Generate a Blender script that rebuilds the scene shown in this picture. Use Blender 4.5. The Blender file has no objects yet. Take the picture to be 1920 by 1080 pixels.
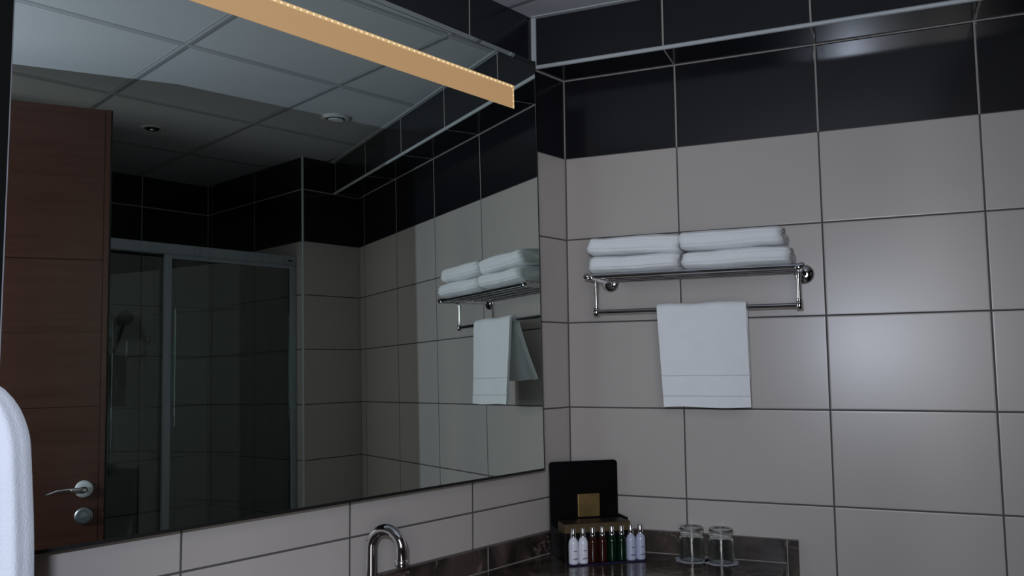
import bpy, bmesh, math, random
from mathutils import Vector, Matrix, noise

sc = bpy.context.scene
C = sc.collection

# ------------------------------------------------------------------ frame of the place
# Metres. Floor z = 0.  Z0 is the tile joint that the other heights are counted from.
Z0 = 1.0
T = Vector((-0.95186142, 0.3065287, 0.0))    # along the mirror wall, away from the corner
N = Vector((-0.3065287, -0.95186142, 0.0))   # out of the mirror wall, into the room
EX = Vector((1, 0, 0)); EZ = Vector((0, 0, 1))
def W(L, D, z=0.0):                          # L along the mirror wall, D out of it, z above Z0
    return T * L + N * D + EZ * (z + Z0)
def XY(x, y, z=0.0):
    return Vector((x, y, z + Z0))
CAM = Vector((-2.40006025, -0.83934523, 0.38498667 + Z0))
VR = Vector((0.39179405, -0.9199894, -0.0108135))
VU = Vector((-0.0760298, -0.04408712, 0.99613041))
VF = Vector((0.91690615, 0.38945582, 0.08721969))

# ------------------------------------------------------------------ camera
cd = bpy.data.cameras.new('camera'); cam = bpy.data.objects.new('camera', cd); C.objects.link(cam)
m = Matrix((VR, VU, -VF)).transposed().to_4x4(); m.translation = CAM
cam.matrix_world = m
cd.sensor_width = 36; cd.lens = 36 * 1586.9 / 1920; cd.clip_start = 0.02
sc.camera = cam

# ------------------------------------------------------------------ world, light, exposure
w = bpy.data.worlds.new('world'); sc.world = w; w.use_nodes = True
w.node_tree.nodes['Background'].inputs[0].default_value = (0.55, 0.65, 0.8, 1)
w.node_tree.nodes['Background'].inputs[1].default_value = 0.012
sc.view_settings.view_transform = 'Standard'; sc.view_settings.look = 'None'
sc.view_settings.gamma = 1.0; sc.view_settings.exposure = 0.0; sc.view_settings.use_curve_mapping = False
sc.cycles.max_bounces = 12; sc.cycles.glossy_bounces = 8; sc.cycles.transmission_bounces = 10
sc.cycles.transparent_max_bounces = 12; sc.cycles.sample_clamp_indirect = 4.0
sc.cycles.use_denoising = True

def lamp(name, kind, loc, energy, color, aim=None, **kw):
    ld = bpy.data.lights.new(name, kind); o = bpy.data.objects.new(name, ld); C.objects.link(o)
    ld.energy = energy; ld.color = color; o.location = loc
    for k, v in kw.items(): setattr(ld, k, v)
    if aim is not None: o.rotation_euler = (Vector(aim) - Vector(loc)).to_track_quat('-Z', 'Y').to_euler()
    return o
# the flash on top of the camera, a little to the left of the lens
FL = CAM + VU * 0.085 - VR * 0.047
lamp('camera_flash', 'SPOT', FL, 39, (0.84, 0.95, 1.17), FL + VF, spot_size=math.radians(125), spot_blend=0.25, shadow_soft_size=0.014)
# added fill lamp behind the camera, standing in for flash thrown back by the mirror
lamp('mirror_bounce_fill', 'AREA', W(2.55, 2.0, 0.55), 14.0, (0.98, 0.97, 0.96), W(0.9, 0.1, 0.3), shape='RECTANGLE', size=0.7, size_y=1.1)

# ------------------------------------------------------------------ materials
def mat(name, color=(0.5, 0.5, 0.5), rough=0.5, metal=0.0, **kw):
    m = bpy.data.materials.new(name); m.use_nodes = True
    b = m.node_tree.nodes['Principled BSDF']
    b.inputs['Base Color'].default_value = (*color, 1); b.inputs['Roughness'].default_value = rough
    b.inputs['Metallic'].default_value = metal
    for k, v in kw.items(): b.inputs[k].default_value = v
    return m
def nd(m, typ, **kw):
    n = m.node_tree.nodes.new(typ)
    for k, v in kw.items(): setattr(n, k, v)
    return n
def math_(m, op, a, b=None, c=None):
    n = nd(m, 'ShaderNodeMath', operation=op)
    for i, v in enumerate((a, b, c)):
        if v is None: continue
        if isinstance(v, (int, float)): n.inputs[i].default_value = v
        else: m.node_tree.links.new(v, n.inputs[i])
    return n.outputs[0]
def mixc(m, f, a, b):
    n = nd(m, 'ShaderNodeMix', data_type='RGBA')
    for i, v in ((0, f), (6, a), (7, b)):
        if isinstance(v, (int, float)): n.inputs[i].default_value = v
        elif isinstance(v, tuple): n.inputs[i].default_value = (*v, 1)
        else: m.node_tree.links.new(v, n.inputs[i])
    return n.outputs[2]

BEIGE = (0.50, 0.455, 0.42); DARK = (0.0125, 0.0125, 0.016)
H = 0.25; SI = 1.243; RTOP = 1.0
def tile_mat(name, step, g=0.0023, lastu=None):
    """UV: u = metres along the wall from a joint, v = metres above Z0."""
    m = mat(name, BEIGE, 0.3); nt = m.node_tree; L = nt.links
    uv = nd(m, 'ShaderNodeUVMap', uv_map='UVMap'); sp = nd(m, 'ShaderNodeSeparateXYZ'); L.new(uv.outputs[0], sp.inputs[0])
    u, v = sp.outputs[0], sp.outputs[1]
    def line(x, period, g):
        a = math_(m, 'DIVIDE', x, period); a = math_(m, 'FRACT', a)
        a = math_(m, 'ABSOLUTE', math_(m, 'SUBTRACT', a, 0.5)); a = math_(m, 'SUBTRACT', 0.5, a)
        return math_(m, 'MULTIPLY', a, period)                       # distance to the joint
    if lastu is not None: u0_ = math_(m, 'MAXIMUM', u, lastu); du = line(u0_, step, g)
    else: du = line(u, step, g)
    dv = line(v, H, g)
    dark = math_(m, 'GREATER_THAN', v, RTOP)
    dsi = math_(m, 'ABSOLUTE', math_(m, 'SUBTRACT', v, SI))
    # in the dark band the only level joint is the one at SI
    dvd = math_(m, 'ADD', math_(m, 'MULTIPLY', dark, dsi), math_(m, 'MULTIPLY', math_(m, 'SUBTRACT', 1.0, dark), dv))
    dd = math_(m, 'MINIMUM', du, dvd)
    grout = math_(m, 'LESS_THAN', dd, g)
    nz = nd(m, 'ShaderNodeTexNoise'); nz.inputs['Scale'].default_value = 3.0; nz.inputs['Detail'].default_value = 6
    tc = nd(m, 'ShaderNodeTexCoord'); L.new(tc.outputs['Object'], nz.inputs['Vector'])
    # each tile a hair different in tone
    cell = math_(m, 'ADD', math_(m, 'FLOOR', math_(m, 'DIVIDE', u, step)), math_(m, 'MULTIPLY', math_(m, 'FLOOR', math_(m, 'DIVIDE', v, H)), 7.31))
    wn = nd(m, 'ShaderNodeTexWhiteNoise', noise_dimensions='1D'); L.new(cell, wn.inputs['W'])
    va = math_(m, 'MULTIPLY_ADD', wn.outputs[0], 0.05, 0.975)
    va = math_(m, 'MULTIPLY', va, math_(m, 'MULTIPLY_ADD', nz.outputs[0], 0.06, 0.97))
    bm = nd(m, 'ShaderNodeVectorMath', operation='SCALE'); bm.inputs[0].default_value = BEIGE; L.new(va, bm.inputs['Scale'])
    tile = mixc(m, dark, bm.outputs[0], DARK)
    gc = mixc(m, dark, (0.095, 0.086, 0.083), (0.36, 0.33, 0.30))
    b = nt.nodes['Principled BSDF']
    L.new(mixc(m, grout, tile, gc), b.inputs['Base Color'])
    r = math_(m, 'MULTIPLY_ADD', grout, 0.5, 0.31)
    r = math_(m, 'SUBTRACT', r, math_(m, 'MULTIPLY', math_(m, 'MULTIPLY', dark, math_(m, 'SUBTRACT', 1.0, grout)), 0.15))
    L.new(r, b.inputs['Roughness'])
    b.inputs['Specular IOR Level'].default_value = 0.55
    hh = math_(m, 'MINIMUM', math_(m, 'DIVIDE', dd, 0.005), 1.0)
    bp = nd(m, 'ShaderNodeBump'); bp.inputs['Strength'].default_value = 0.35; bp.inputs['Distance'].default_value = 0.0012
    L.new(hh, bp.inputs['Height']); L.new(bp.outputs[0], b.inputs['Normal'])
    return m

def noise_mat(name, c1, c2, scale, rough=0.5, detail=8, stretch=(1, 1, 1), bump=0.0, dist=0.0, lo=0.35, hi=0.65, metal=0.0, coord='Object', spec=0.5):
    m = mat(name, c1, rough, metal); nt = m.node_tree; L = nt.links
    tc = nd(m, 'ShaderNodeTexCoord'); mp = nd(m, 'ShaderNodeMapping'); mp.inputs['Scale'].default_value = stretch
    L.new(tc.outputs[coord], mp.inputs[0])
    nz = nd(m, 'ShaderNodeTexNoise'); nz.inputs['Scale'].default_value = scale; nz.inputs['Detail'].default_value = detail
    nz.inputs['Distortion'].default_value = dist; L.new(mp.outputs[0], nz.inputs['Vector'])
    cr = nd(m, 'ShaderNodeValToRGB'); cr.color_ramp.elements[0].position = lo; cr.color_ramp.elements[1].position = hi
    cr.color_ramp.elements[0].color = (*c1, 1); cr.color_ramp.elements[1].color = (*c2, 1)
    L.new(nz.outputs[0], cr.inputs[0]); b = nt.nodes['Principled BSDF']; L.new(cr.outputs[0], b.inputs['Base Color'])
    b.inputs['Specular IOR Level'].default_value = spec
    if bump:
        bp = nd(m, 'ShaderNodeBump'); bp.inputs['Strength'].default_value = bump; bp.inputs['Distance'].default_value = 0.002
        L.new(nz.outputs[0], bp.inputs['Height']); L.new(bp.outputs[0], b.inputs['Normal'])
    return m

M = {}
M['tileA'] = tile_mat('wall tile', 0.396, lastu=-0.34); M['tileB'] = tile_mat('wall tile wide', 0.3858)
M['tileC'] = tile_mat('shower tile', 0.40)
M['trim'] = mat('white trim', (0.50, 0.53, 0.54), 0.35)
M['grout'] = mat('light grout', (0.36, 0.34, 0.32), 0.7)
M['grout_dark'] = mat('dark grout', (0.095, 0.086, 0.083), 0.7)
M['mirror'] = mat('mirror glass', (0.76, 0.84, 0.80), 0.0, 1.0)
M['black'] = mat('black edge', (0.006, 0.006, 0.006), 0.5)
M['chrome'] = noise_mat('chrome', (0.78, 0.78, 0.80), (0.70, 0.70, 0.73), 40, 0.06, metal=1.0)
M['steel'] = noise_mat('brushed aluminium', (0.42, 0.45, 0.48), (0.36, 0.39, 0.42), 60, 0.38, stretch=(1, 1, 0.05), metal=1.0)
M['matt_black'] = mat('matt black strip', (0.003, 0.003, 0.003), 0.9, **{'Specular IOR Level': 0.05})
M['satin'] = noise_mat('satin nickel', (0.80, 0.82, 0.80), (0.74, 0.76, 0.74), 40, 0.5, metal=0.5)
M['alu'] = noise_mat('satin aluminium', (0.36, 0.39, 0.42), (0.31, 0.34, 0.37), 60, 0.45, stretch=(1, 1, 0.05), metal=0.35)
M['ceil'] = None
M['gold'] = noise_mat('brass foil', (0.42, 0.28, 0.11), (0.30, 0.195, 0.075), 30, 0.32, metal=0.7)
M['goldd'] = noise_mat('dull gold card', (0.13, 0.088, 0.036), (0.09, 0.062, 0.026), 25, 0.45, metal=0.3)
M['acrylic'] = mat('black acrylic', (0.0035, 0.0035, 0.004), 0.28, **{'Specular IOR Level': 0.25})
M['lid'] = noise_mat('brown top', (0.030, 0.022, 0.014), (0.022, 0.016, 0.012), 20, 0.4)
M['ink'] = mat('grey ink', (0.03, 0.03, 0.04), 0.6)
M['inkg'] = mat('engraved ink', (0.12, 0.075, 0.03), 0.6)
M['white_plastic'] = mat('white plastic', (0.78, 0.78, 0.86), 0.22)
M['lilac_plastic'] = mat('pale lilac plastic', (0.50, 0.53, 0.68), 0.18)
M['base_plum'] = mat('dark plum plastic', (0.02, 0.016, 0.05), 0.25)
M['amber'] = mat('amber shampoo bottle', (0.038, 0.008, 0.005), 0.1, **{'Transmission Weight': 0.25, 'IOR': 1.45})
M['green'] = mat('green shampoo bottle', (0.0025, 0.020, 0.008), 0.1, **{'Transmission Weight': 0.25, 'IOR': 1.45})
M['paper'] = noise_mat('paper mat', (0.42, 0.43, 0.46), (0.36, 0.37, 0.40), 60, 0.8)
M['void'] = mat('dark recess', (0.01, 0.01, 0.01), 0.6)
M['lampwhite'] = noise_mat('white lamp ring', (0.62, 0.62, 0.60), (0.58, 0.58, 0.56), 30, 0.4)
M['floor'] = noise_mat('floor tile', (0.10, 0.085, 0.075), (0.15, 0.13, 0.115), 6, 0.35)
M['edge_shade'] = mat('shaded leaf edge', (0.012, 0.010, 0.009), 0.6)

# glass
g = mat('tumbler glass', (0.95, 0.98, 0.97), 0.0, **{'Transmission Weight': 1.0, 'IOR': 1.5}); M['glass'] = g
def thin_glass():
    m = bpy.data.materials.new('shower glass'); m.use_nodes = True; nt = m.node_tree; nt.nodes.clear()
    o = nt.nodes.new('ShaderNodeOutputMaterial'); mx = nt.nodes.new('ShaderNodeMixShader')
    tr = nt.nodes.new('ShaderNodeBsdfTransparent'); tr.inputs[0].default_value = (0.80, 0.84, 0.83, 1)
    gl = nt.nodes.new('ShaderNodeBsdfGlossy'); gl.inputs['Roughness'].default_value = 0.0
    gl.inputs['Color'].default_value = (0.85, 0.9, 0.9, 1)
    fr = nt.nodes.new('ShaderNodeFresnel'); fr.inputs[0].default_value = 1.5
    nt.links.new(fr.outputs[0], mx.inputs[0]); nt.links.new(tr.outputs[0], mx.inputs[1]); nt.links.new(gl.outputs[0], mx.inputs[2])
    nt.links.new(mx.outputs[0], o.inputs[0]); return m
M['sglass'] = thin_glass()

# towels: terry cloth
def terry(name, c):
    m = mat(name, c, 0.95, **{'Specular IOR Level': 0.1, 'Sheen Weight': 0.25, 'Sheen Roughness': 0.5}); nt = m.node_tree; L = nt.links
    tc = nd(m, 'ShaderNodeTexCoord')
    n1 = nd(m, 'ShaderNodeTexNoise'); n1.inputs['Scale'].default_value = 420; n1.inputs['Detail'].default_value = 3
    n2 = nd(m, 'ShaderNodeTexNoise'); n2.inputs['Scale'].default_value = 26; n2.inputs['Detail'].default_value = 5
    L.new(tc.outputs['Object'], n1.inputs['Vector']); L.new(tc.outputs['Object'], n2.inputs['Vector'])
    s = math_(m, 'ADD', math_(m, 'MULTIPLY', n1.outputs[0], 0.5), math_(m, 'MULTIPLY', n2.outputs[0], 1.0))
    bp = nd(m, 'ShaderNodeBump'); bp.inputs['Strength'].default_value = 0.55; bp.inputs['Distance'].default_value = 0.003
    L.new(s, bp.inputs['Height']); L.new(bp.outputs[0], nt.nodes['Principled BSDF'].inputs['Normal'])
    L.new(mixc(m, n2.outputs[0], (c[0] * .93, c[1] * .93, c[2] * .94), c), nt.nodes['Principled BSDF'].inputs['Base Color'])
    return m
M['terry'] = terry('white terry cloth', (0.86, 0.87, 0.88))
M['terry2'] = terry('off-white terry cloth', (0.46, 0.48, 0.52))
M['hem'] = mat('woven towel border', (0.84, 0.85, 0.87), 0.7)

# wood door veneer, grain running level
def wood():
    m = mat('door veneer', (0.1, 0.04, 0.02), 0.38); nt = m.node_tree; L = nt.links
    tc = nd(m, 'ShaderNodeTexCoord'); mp = nd(m, 'ShaderNodeMapping'); mp.inputs['Scale'].default_value = (1.2, 1.2, 26)
    L.new(tc.outputs['Object'], mp.inputs[0])
    nz = nd(m, 'ShaderNodeTexNoise'); nz.inputs['Scale'].default_value = 2.2; nz.inputs['Detail'].default_value = 8
    L.new(mp.outputs[0], nz.inputs['Vector'])
    cr = nd(m, 'ShaderNodeValToRGB'); cr.color_ramp.elements[0].position = 0.3; cr.color_ramp.elements[1].position = 0.72
    cr.color_ramp.elements[0].color = (0.062, 0.018, 0.009, 1); cr.color_ramp.elements[1].color = (0.088, 0.031, 0.018, 1)
    L.new(nz.outputs[0], cr.inputs[0]); L.new(cr.outputs[0], nt.nodes['Principled BSDF'].inputs['Base Color'])
    return m
M['wood'] = wood()

# brown marble with pale veins
def marble(rough=0.16):
    m = mat('brown marble', (0.05, 0.04, 0.035), rough); nt = m.node_tree; L = nt.links
    tc = nd(m, 'ShaderNodeTexCoord')
    n1 = nd(m, 'ShaderNodeTexNoise'); n1.inputs['Scale'].default_value = 9; n1.inputs['Detail'].default_value = 9; n1.inputs['Distortion'].default_value = 1.2
    L.new(tc.outputs['Object'], n1.inputs['Vector'])
    ml = nd(m, 'ShaderNodeMix', data_type='VECTOR'); ml.inputs[0].default_value = 0.25
    L.new(tc.outputs['Object'], ml.inputs[4]); L.new(n1.outputs['Color'], ml.inputs[5])
    vo = nd(m, 'ShaderNodeTexVoronoi', feature='DISTANCE_TO_EDGE'); vo.inputs['Scale'].default_value = 7.5
    L.new(ml.outputs[1], vo.inputs['Vector'])
    cr = nd(m, 'ShaderNodeValToRGB'); cr.color_ramp.elements[0].position = 0.38; cr.color_ramp.elements[1].position = 0.66
    cr.color_ramp.elements[0].color = (0.024, 0.018, 0.016, 1); cr.color_ramp.elements[1].color = (0.098, 0.072, 0.059, 1)
    L.new(n1.outputs[0], cr.inputs[0])
    vn = nd(m, 'ShaderNodeValToRGB'); vn.color_ramp.elements[0].position = 0.0; vn.color_ramp.elements[1].position = 0.035
    vn.color_ramp.elements[0].color = (1, 1, 1, 1); vn.color_ramp.elements[1].color = (0, 0, 0, 1)
    L.new(vo.outputs['Distance'], vn.inputs[0])
    n2 = nd(m, 'ShaderNodeTexNoise'); n2.inputs['Scale'].default_value = 6; L.new(tc.outputs['Object'], n2.inputs['Vector'])
    gate = math_(m, 'MULTIPLY', math_(m, 'GREATER_THAN', n2.outputs[0], 0.46), 0.6)
    f = math_(m, 'MULTIPLY', vn.outputs[0], gate)
    L.new(mixc(m, f, cr.outputs[0], (0.26, 0.20, 0.16)), nt.nodes['Principled BSDF'].inputs['Base Color'])
    return m
M['marble'] = marble(); M['marble2'] = marble(0.34)

# ceiling panels in a metal grid (object-space pattern, turned 3 degrees like the real grid)
def ceiling_mat():
    m = mat('ceiling panels', (0.6, 0.6, 0.6), 0.75); nt = m.node_tree; L = nt.links
    uv = nd(m, 'ShaderNodeUVMap', uv_map='UVMap'); sp = nd(m, 'ShaderNodeSeparateXYZ'); L.new(uv.outputs[0], sp.inputs[0])
    def dist(x, p):
        a = math_(m, 'FRACT', math_(m, 'DIVIDE', x, p)); a = math_(m, 'ABSOLUTE', math_(m, 'SUBTRACT', a, 0.5))
        return math_(m, 'MULTIPLY', math_(m, 'SUBTRACT', 0.5, a), p)
    d = math_(m, 'MINIMUM', dist(sp.outputs[0], 0.553), dist(sp.outputs[1], 0.592))
    bar = math_(m, 'LESS_THAN', d, 0.011); edge = math_(m, 'LESS_THAN', math_(m, 'ABSOLUTE', math_(m, 'SUBTRACT', d, 0.0125)), 0.0016)  # edge: thin shadow line beside each bar, painted into the colour
    b = nt.nodes['Principled BSDF']
    tcx = nd(m, 'ShaderNodeTexCoord'); nz = nd(m, 'ShaderNodeTexNoise'); nz.inputs['Scale'].default_value = 120
    L.new(tcx.outputs['Object'], nz.inputs['Vector'])
    base = mixc(m, nz.outputs[0], (0.50, 0.51, 0.53), (0.54, 0.55, 0.57))
    c = mixc(m, bar, base, (0.40, 0.41, 0.43)); c = mixc(m, edge, c, (0.22, 0.225, 0.235))
    L.new(c, b.inputs['Base Color'])
    hh = math_(m, 'MINIMUM', math_(m, 'DIVIDE', d, 0.018), 1.0)
    bp = nd(m, 'ShaderNodeBump'); bp.inputs['Strength'].default_value = 0.6; bp.inputs['Distance'].default_value = 0.006; bp.invert = True
    L.new(hh, bp.inputs['Height']); L.new(bp.outputs[0], b.inputs['Normal'])
    return m
M['ceil'] = ceiling_mat()

def emis(name, c, s):
    m = bpy.data.materials.new(name); m.use_nodes = True; b = m.node_tree.nodes['Principled BSDF']
    b.inputs['Base Color'].default_value = (*[x * .3 for x in c], 1); b.inputs['Emission Color'].default_value = (*c, 1)
    b.inputs['Emission Strength'].default_value = s; b.inputs['Roughness'].default_value = 0.6
    return m
M['strip'] = emis('backlit frosted strip', (1.0, 0.61, 0.29), 0.32)
M['strip2'] = emis('glass over the diodes', (1.0, 0.68, 0.32), 0.52)
M['diode'] = emis('warm diode', (1.0, 0.80, 0.52), 0.92)

# ------------------------------------------------------------------ mesh helpers
def obj(name, bm, m, parent=None, smooth=False, auto=None):
    bmesh.ops.recalc_face_normals(bm, faces=bm.faces)
    me = bpy.data.meshes.new(name); bm.to_mesh(me); bm.free()
    if m is not None:
        for x in (m if isinstance(m, (list, tuple)) else [m]): me.materials.append(M[x] if isinstance(x, str) else x)
    if smooth:
        for p in me.polygons: p.use_smooth = True
        if auto is not None:
            me.set_sharp_from_angle(angle=math.radians(auto))
    o = bpy.data.objects.new(name, me); C.objects.link(o)
    if parent is not None: o.parent = parent
    return o
def tag(o, label, cat, group=None, kind=None):
    if label: o['label'] = label
    if cat: o['category'] = cat
    if group: o['group'] = group
    if kind: o['kind'] = kind
    return o
def empty(name, loc, label, cat, group=None, rotz=0.0):
    o = bpy.data.objects.new(name, None); C.objects.link(o); o.location = loc; o.rotation_euler = (0, 0, rotz)
    o.empty_display_size = 0.05
    return tag(o, label, cat, group)
def struct(o): o['kind'] = 'structure'; return o
def relative(o, root):           # world-built mesh re-expressed in its parent's frame
    mi = root_matrix(root).inverted()
    o.data.transform(mi)
    return o
def root_matrix(r):
    return Matrix.Translation(r.location) @ Matrix.Rotation(r.rotation_euler[2], 4, 'Z')

def box(bm, o, ax, ay, az, x0, x1, y0, y1, z0, z1):
    """box in an arbitrary frame: o origin, ax/ay/az axes"""
    vs = []
    for z in (z0, z1):
        for x, y in ((x0, y0), (x1, y0), (x1, y1), (x0, y1)):
            vs.append(bm.verts.new(o + ax * x + ay * y + az * z))
    for f in ((0, 3, 2, 1), (4, 5, 6, 7), (0, 1, 5, 4), (1, 2, 6, 5), (2, 3, 7, 6), (3, 0, 4, 7)):
        bm.faces.new([vs[i] for i in f])
    return vs
def bev(bm, w, seg=2):
    bmesh.ops.recalc_face_normals(bm, faces=bm.faces)
    bmesh.ops.bevel(bm, geom=[e for e in bm.edges if e.is_manifold and e.calc_face_angle(0) > 0.6], offset=w, segments=seg, affect='EDGES', profile=0.5)
def prism_uv(name, pts, z0, z1, m, uo, ud, hv=1.15):
    """upright prism over a footprint; UV in metres: u along ud from uo, v = height above Z0"""
    bm = bmesh.new(); uvl = bm.loops.layers.uv.new('UVMap'); n = len(pts)
    a = [bm.verts.new(Vector((p.x, p.y, z0 + Z0))) for p in pts]; b = [bm.verts.new(Vector((p.x, p.y, z1 + Z0))) for p in pts]
    fs = [bm.faces.new(a[::-1]), bm.faces.new(b)]
    for i in range(n):
        j = (i + 1) % n; fs.append(bm.faces.new((a[i], a[j], b[j], b[i])))
    bmesh.ops.recalc_face_normals(bm, faces=bm.faces)
    for f in bm.faces:
        f.normal_update(); nn = f.normal
        for l in f.loops:
            p = l.vert.co - uo
            if abs(nn.z) > 0.7: l[uvl].uv = (p.dot(ud), hv)
            elif abs(nn.dot(ud)) > 0.75: l[uvl].uv = (p.dot(Vector((-ud.y, ud.x, 0))), p.z + uo.z - Z0)
            else: l[uvl].uv = (p.dot(ud), p.z + uo.z - Z0)
    return struct(obj(name, bm, m))
def frame_of(d):
    d = d.normalized(); a = Vector((0, 0, 1)) if abs(d.z) < 0.9 else Vector((1, 0, 0))
    x = d.cross(a).normalized(); return x, d.cross(x).normalized()
def tube(bm, pts, r, seg=16, cap=True):
    """swept tube along points with parallel transport; r number or list"""
    pts = [Vector(p) for p in pts]; n = len(pts); rs = r if isinstance(r, (list, tuple)) else [r] * n
    x, y = frame_of(pts[1] - pts[0]); rings = []
    for i, p in enumerate(pts):
        d = (pts[min(i + 1, n - 1)] - pts[max(i - 1, 0)]).normalized()
        x = (x - d * x.dot(d)).normalized(); y = d.cross(x).normalized()
        rings.append([bm.verts.new(p + (x * math.cos(2 * math.pi * k / seg) + y * math.sin(2 * math.pi * k / seg)) * rs[i]) for k in range(seg)])
    for a, b in zip(rings, rings[1:]):
        for k in range(seg): bm.faces.new((a[k], a[(k + 1) % seg], b[(k + 1) % seg], b[k]))
    if cap: bm.faces.new(rings[0][::-1]); bm.faces.new(rings[-1])
def lathe(bm, o, axis, prof, seg=32, close=True):
    """prof: list of (radius, height along axis)"""
    axis = axis.normalized(); x, y = frame_of(axis); rings = []
    for r, h in prof:
        if r < 1e-6: rings.append([bm.verts.new(o + axis * h)])
        else: rings.append([bm.verts.new(o + axis * h + (x * math.cos(2 * math.pi * k / seg) + y * math.sin(2 * math.pi * k / seg)) * r) for k in range(seg)])
    for a, b in zip(rings, rings[1:]):
        for k in range(seg):
            k2 = (k + 1) % seg
            if len(a) == 1 and len(b) == 1: continue
            if len(a) == 1: bm.faces.new((a[0], b[k], b[k2]))
            elif len(b) == 1: bm.faces.new((a[k], a[k2], b[0]))
            else: bm.faces.new((a[k], a[k2], b[k2], b[k]))

# ================================================================== THE SETTING
FZ = -1.0; CZ = 1.396; SD = 0.1427           # floor, ceiling, soffit depth
LA = 1.98
# mirror wall: face at D = 0
prism_uv('wall_left', [W(0, 0), W(LA, 0), W(LA, -0.1), W(0.0, -0.1)], FZ, CZ, 'tileA', W(0.4175, 0, -1.0) - EZ * 0 , T)
# rack wall: face at x = 0
yB = 3.4
prism_uv('wall_right', [Vector((0, 0, 0)), Vector((0.1, 0.0, 0)), Vector((0.1, -yB, 0)), Vector((0, -yB, 0))], FZ, CZ, 'tileB', XY(0, -0.342, -1.0), Vector((0, -1, 0)))
# boxed-in soffit along the top of the rack wall
prism_uv('wall_soffit', [W(0, 0), Vector((-SD, SD * 0.322, 0)), Vector((-SD, -1.97, 0)), Vector((0, -1.97, 0))], SI, CZ, 'tileB', XY(0, -0.342, -1.0), Vector((0, -1, 0)))
# column between rack wall and shower, flush side to the shower
prism_uv('wall_column', [W(-0.75, 1.86), W(-0.27, 1.86), W(-0.27, 2.70), W(-0.75, 2.70)], FZ, CZ, 'tileC', W(-0.27, 1.86, -1.0) + T * 0.02, T)
prism_uv('wall_rear', [W(-0.8, 2.70), W(1.9, 2.70), W(1.9, 2.8), W(-0.8, 2.8)], FZ, CZ, 'tileC', W(0.085, 2.7, -1.0), T)
prism_uv('wall_shower_side', [W(1.25, 1.93), W(1.35, 1.93), W(1.35, 2.70), W(1.25, 2.70)], FZ, CZ, 'tileC', W(1.25, 1.93, -1.0), N)
# short wall to the left of the mirror, beside the doorway
prism_uv('wall_partition', [W(1.721, 0), W(LA, 0), W(LA, 0.584), W(1.721, 0.584)], FZ, CZ, 'tileC', W(1.73, 0.584, -1.0), T)
bm = bmesh.new(); box(bm, W(0, 0), T, N, EZ, 1.7200, 1.7335, 0.584, 0.587, FZ, CZ)   # black strip down the partition's corner
struct(obj('trim_8', bm, 'matt_black'))
bm = bmesh.new(); box(bm, W(0, 0), T, N, EZ, 1.7192, 1.7204, 0.575, 0.5872, FZ, CZ)
struct(obj('trim_9', bm, 'steel'))

bm = bmesh.new(); box(bm, W(0, 0), T, N, EZ, -1.2, 3.4, -0.15, 3.4, FZ - 0.1, FZ)
struct(obj('floor', bm, 'floor'))
# ceiling with the grid as UV pattern
bm = bmesh.new(); uvl = bm.loops.layers.uv.new('UVMap')
box(bm, W(0, 0), T, N, EZ, -1.2, LA, -0.15, 3.0, CZ, CZ + 0.08)
ca, sa = math.cos(math.radians(-3.2)), math.sin(math.radians(-3.2))
for f in bm.faces:
    for l in f.loops:
        p = l.vert.co; L_, D_ = p.dot(T), p.dot(N); a, b = L_ - 0.208, D_ - 0.973
        l[uvl].uv = (a * ca - b * sa, a * sa + b * ca)
struct(obj('ceiling', bm, 'ceil'))

# trims ------------------------------------------------------------
bm = bmesh.new()   # quarter-round along the soffit's lower edge
tube(bm, [Vector((-SD + 0.003, 0.0455, SI + 0.004 + Z0)), Vector((-SD + 0.003, -1.93, SI + 0.004 + Z0))], 0.0062, 12)
struct(obj('trim_1', bm, 'trim', smooth=True, auto=40))
bm = bmesh.new()   # upright trim on the column's edge
tube(bm, [W(-0.2705, 1.861, FZ), W(-0.2705, 1.861, CZ)], 0.0055, 12)
struct(obj('trim_2', bm, 'trim', smooth=True, auto=40))
bm = bmesh.new()   # sealant in the corner between mirror wall and soffit
box(bm, Vector((-SD, 0.046, Z0)), EX, Vector((0, -1, 0)), EZ, -0.005, 0.0, -0.002, 0.013, SI + 0.008, CZ)
struct(obj('trim_3', bm, 'trim'))
bm = bmesh.new()   # sealant in the corner of mirror wall and rack wall, dark band only
box(bm, XY(0, 0), EX, Vector((0, -1, 0)), EZ, -0.004, 0.0, 0.0, 0.003, RTOP, SI)
struct(obj('trim_4', bm, 'grout'))
bm = bmesh.new()   # darker sealant lower down the same corner
box(bm, XY(0, 0), EX, Vector((0, -1, 0)), EZ, -0.0005, 0.0, 0.0, 0.0045, FZ, RTOP)
struct(obj('trim_10', bm, 'grout_dark'))
bm = bmesh.new()   # corner column / rack wall and shower corner
box(bm, W(-0.27, 2.70), T, N, EZ, 0, 0.003, -0.003, 0.0, RTOP, CZ)
struct(obj('trim_5', bm, 'grout'))
bm = bmesh.new()   # level joint under the soffit on the rack wall
box(bm, XY(0, 0), EX, Vector((0, -1, 0)), EZ, -0.003, 0.0, 0.0, 1.9, SI - 0.003, SI)
box(bm, W(0, 0), T, N, EZ, 0.0, 0.15, 0.0, 0.003, SI - 0.004, SI)
struct(obj('trim_6', bm, 'grout'))
bm = bmesh.new()   # metal angle where the ceiling meets the walls
box(bm, XY(-SD, 0), EX, Vector((0, -1, 0)), EZ, -0.016, 0.0, -0.04, 1.93, CZ - 0.003, CZ)
struct(obj('trim_7', bm, 'trim'))

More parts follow.
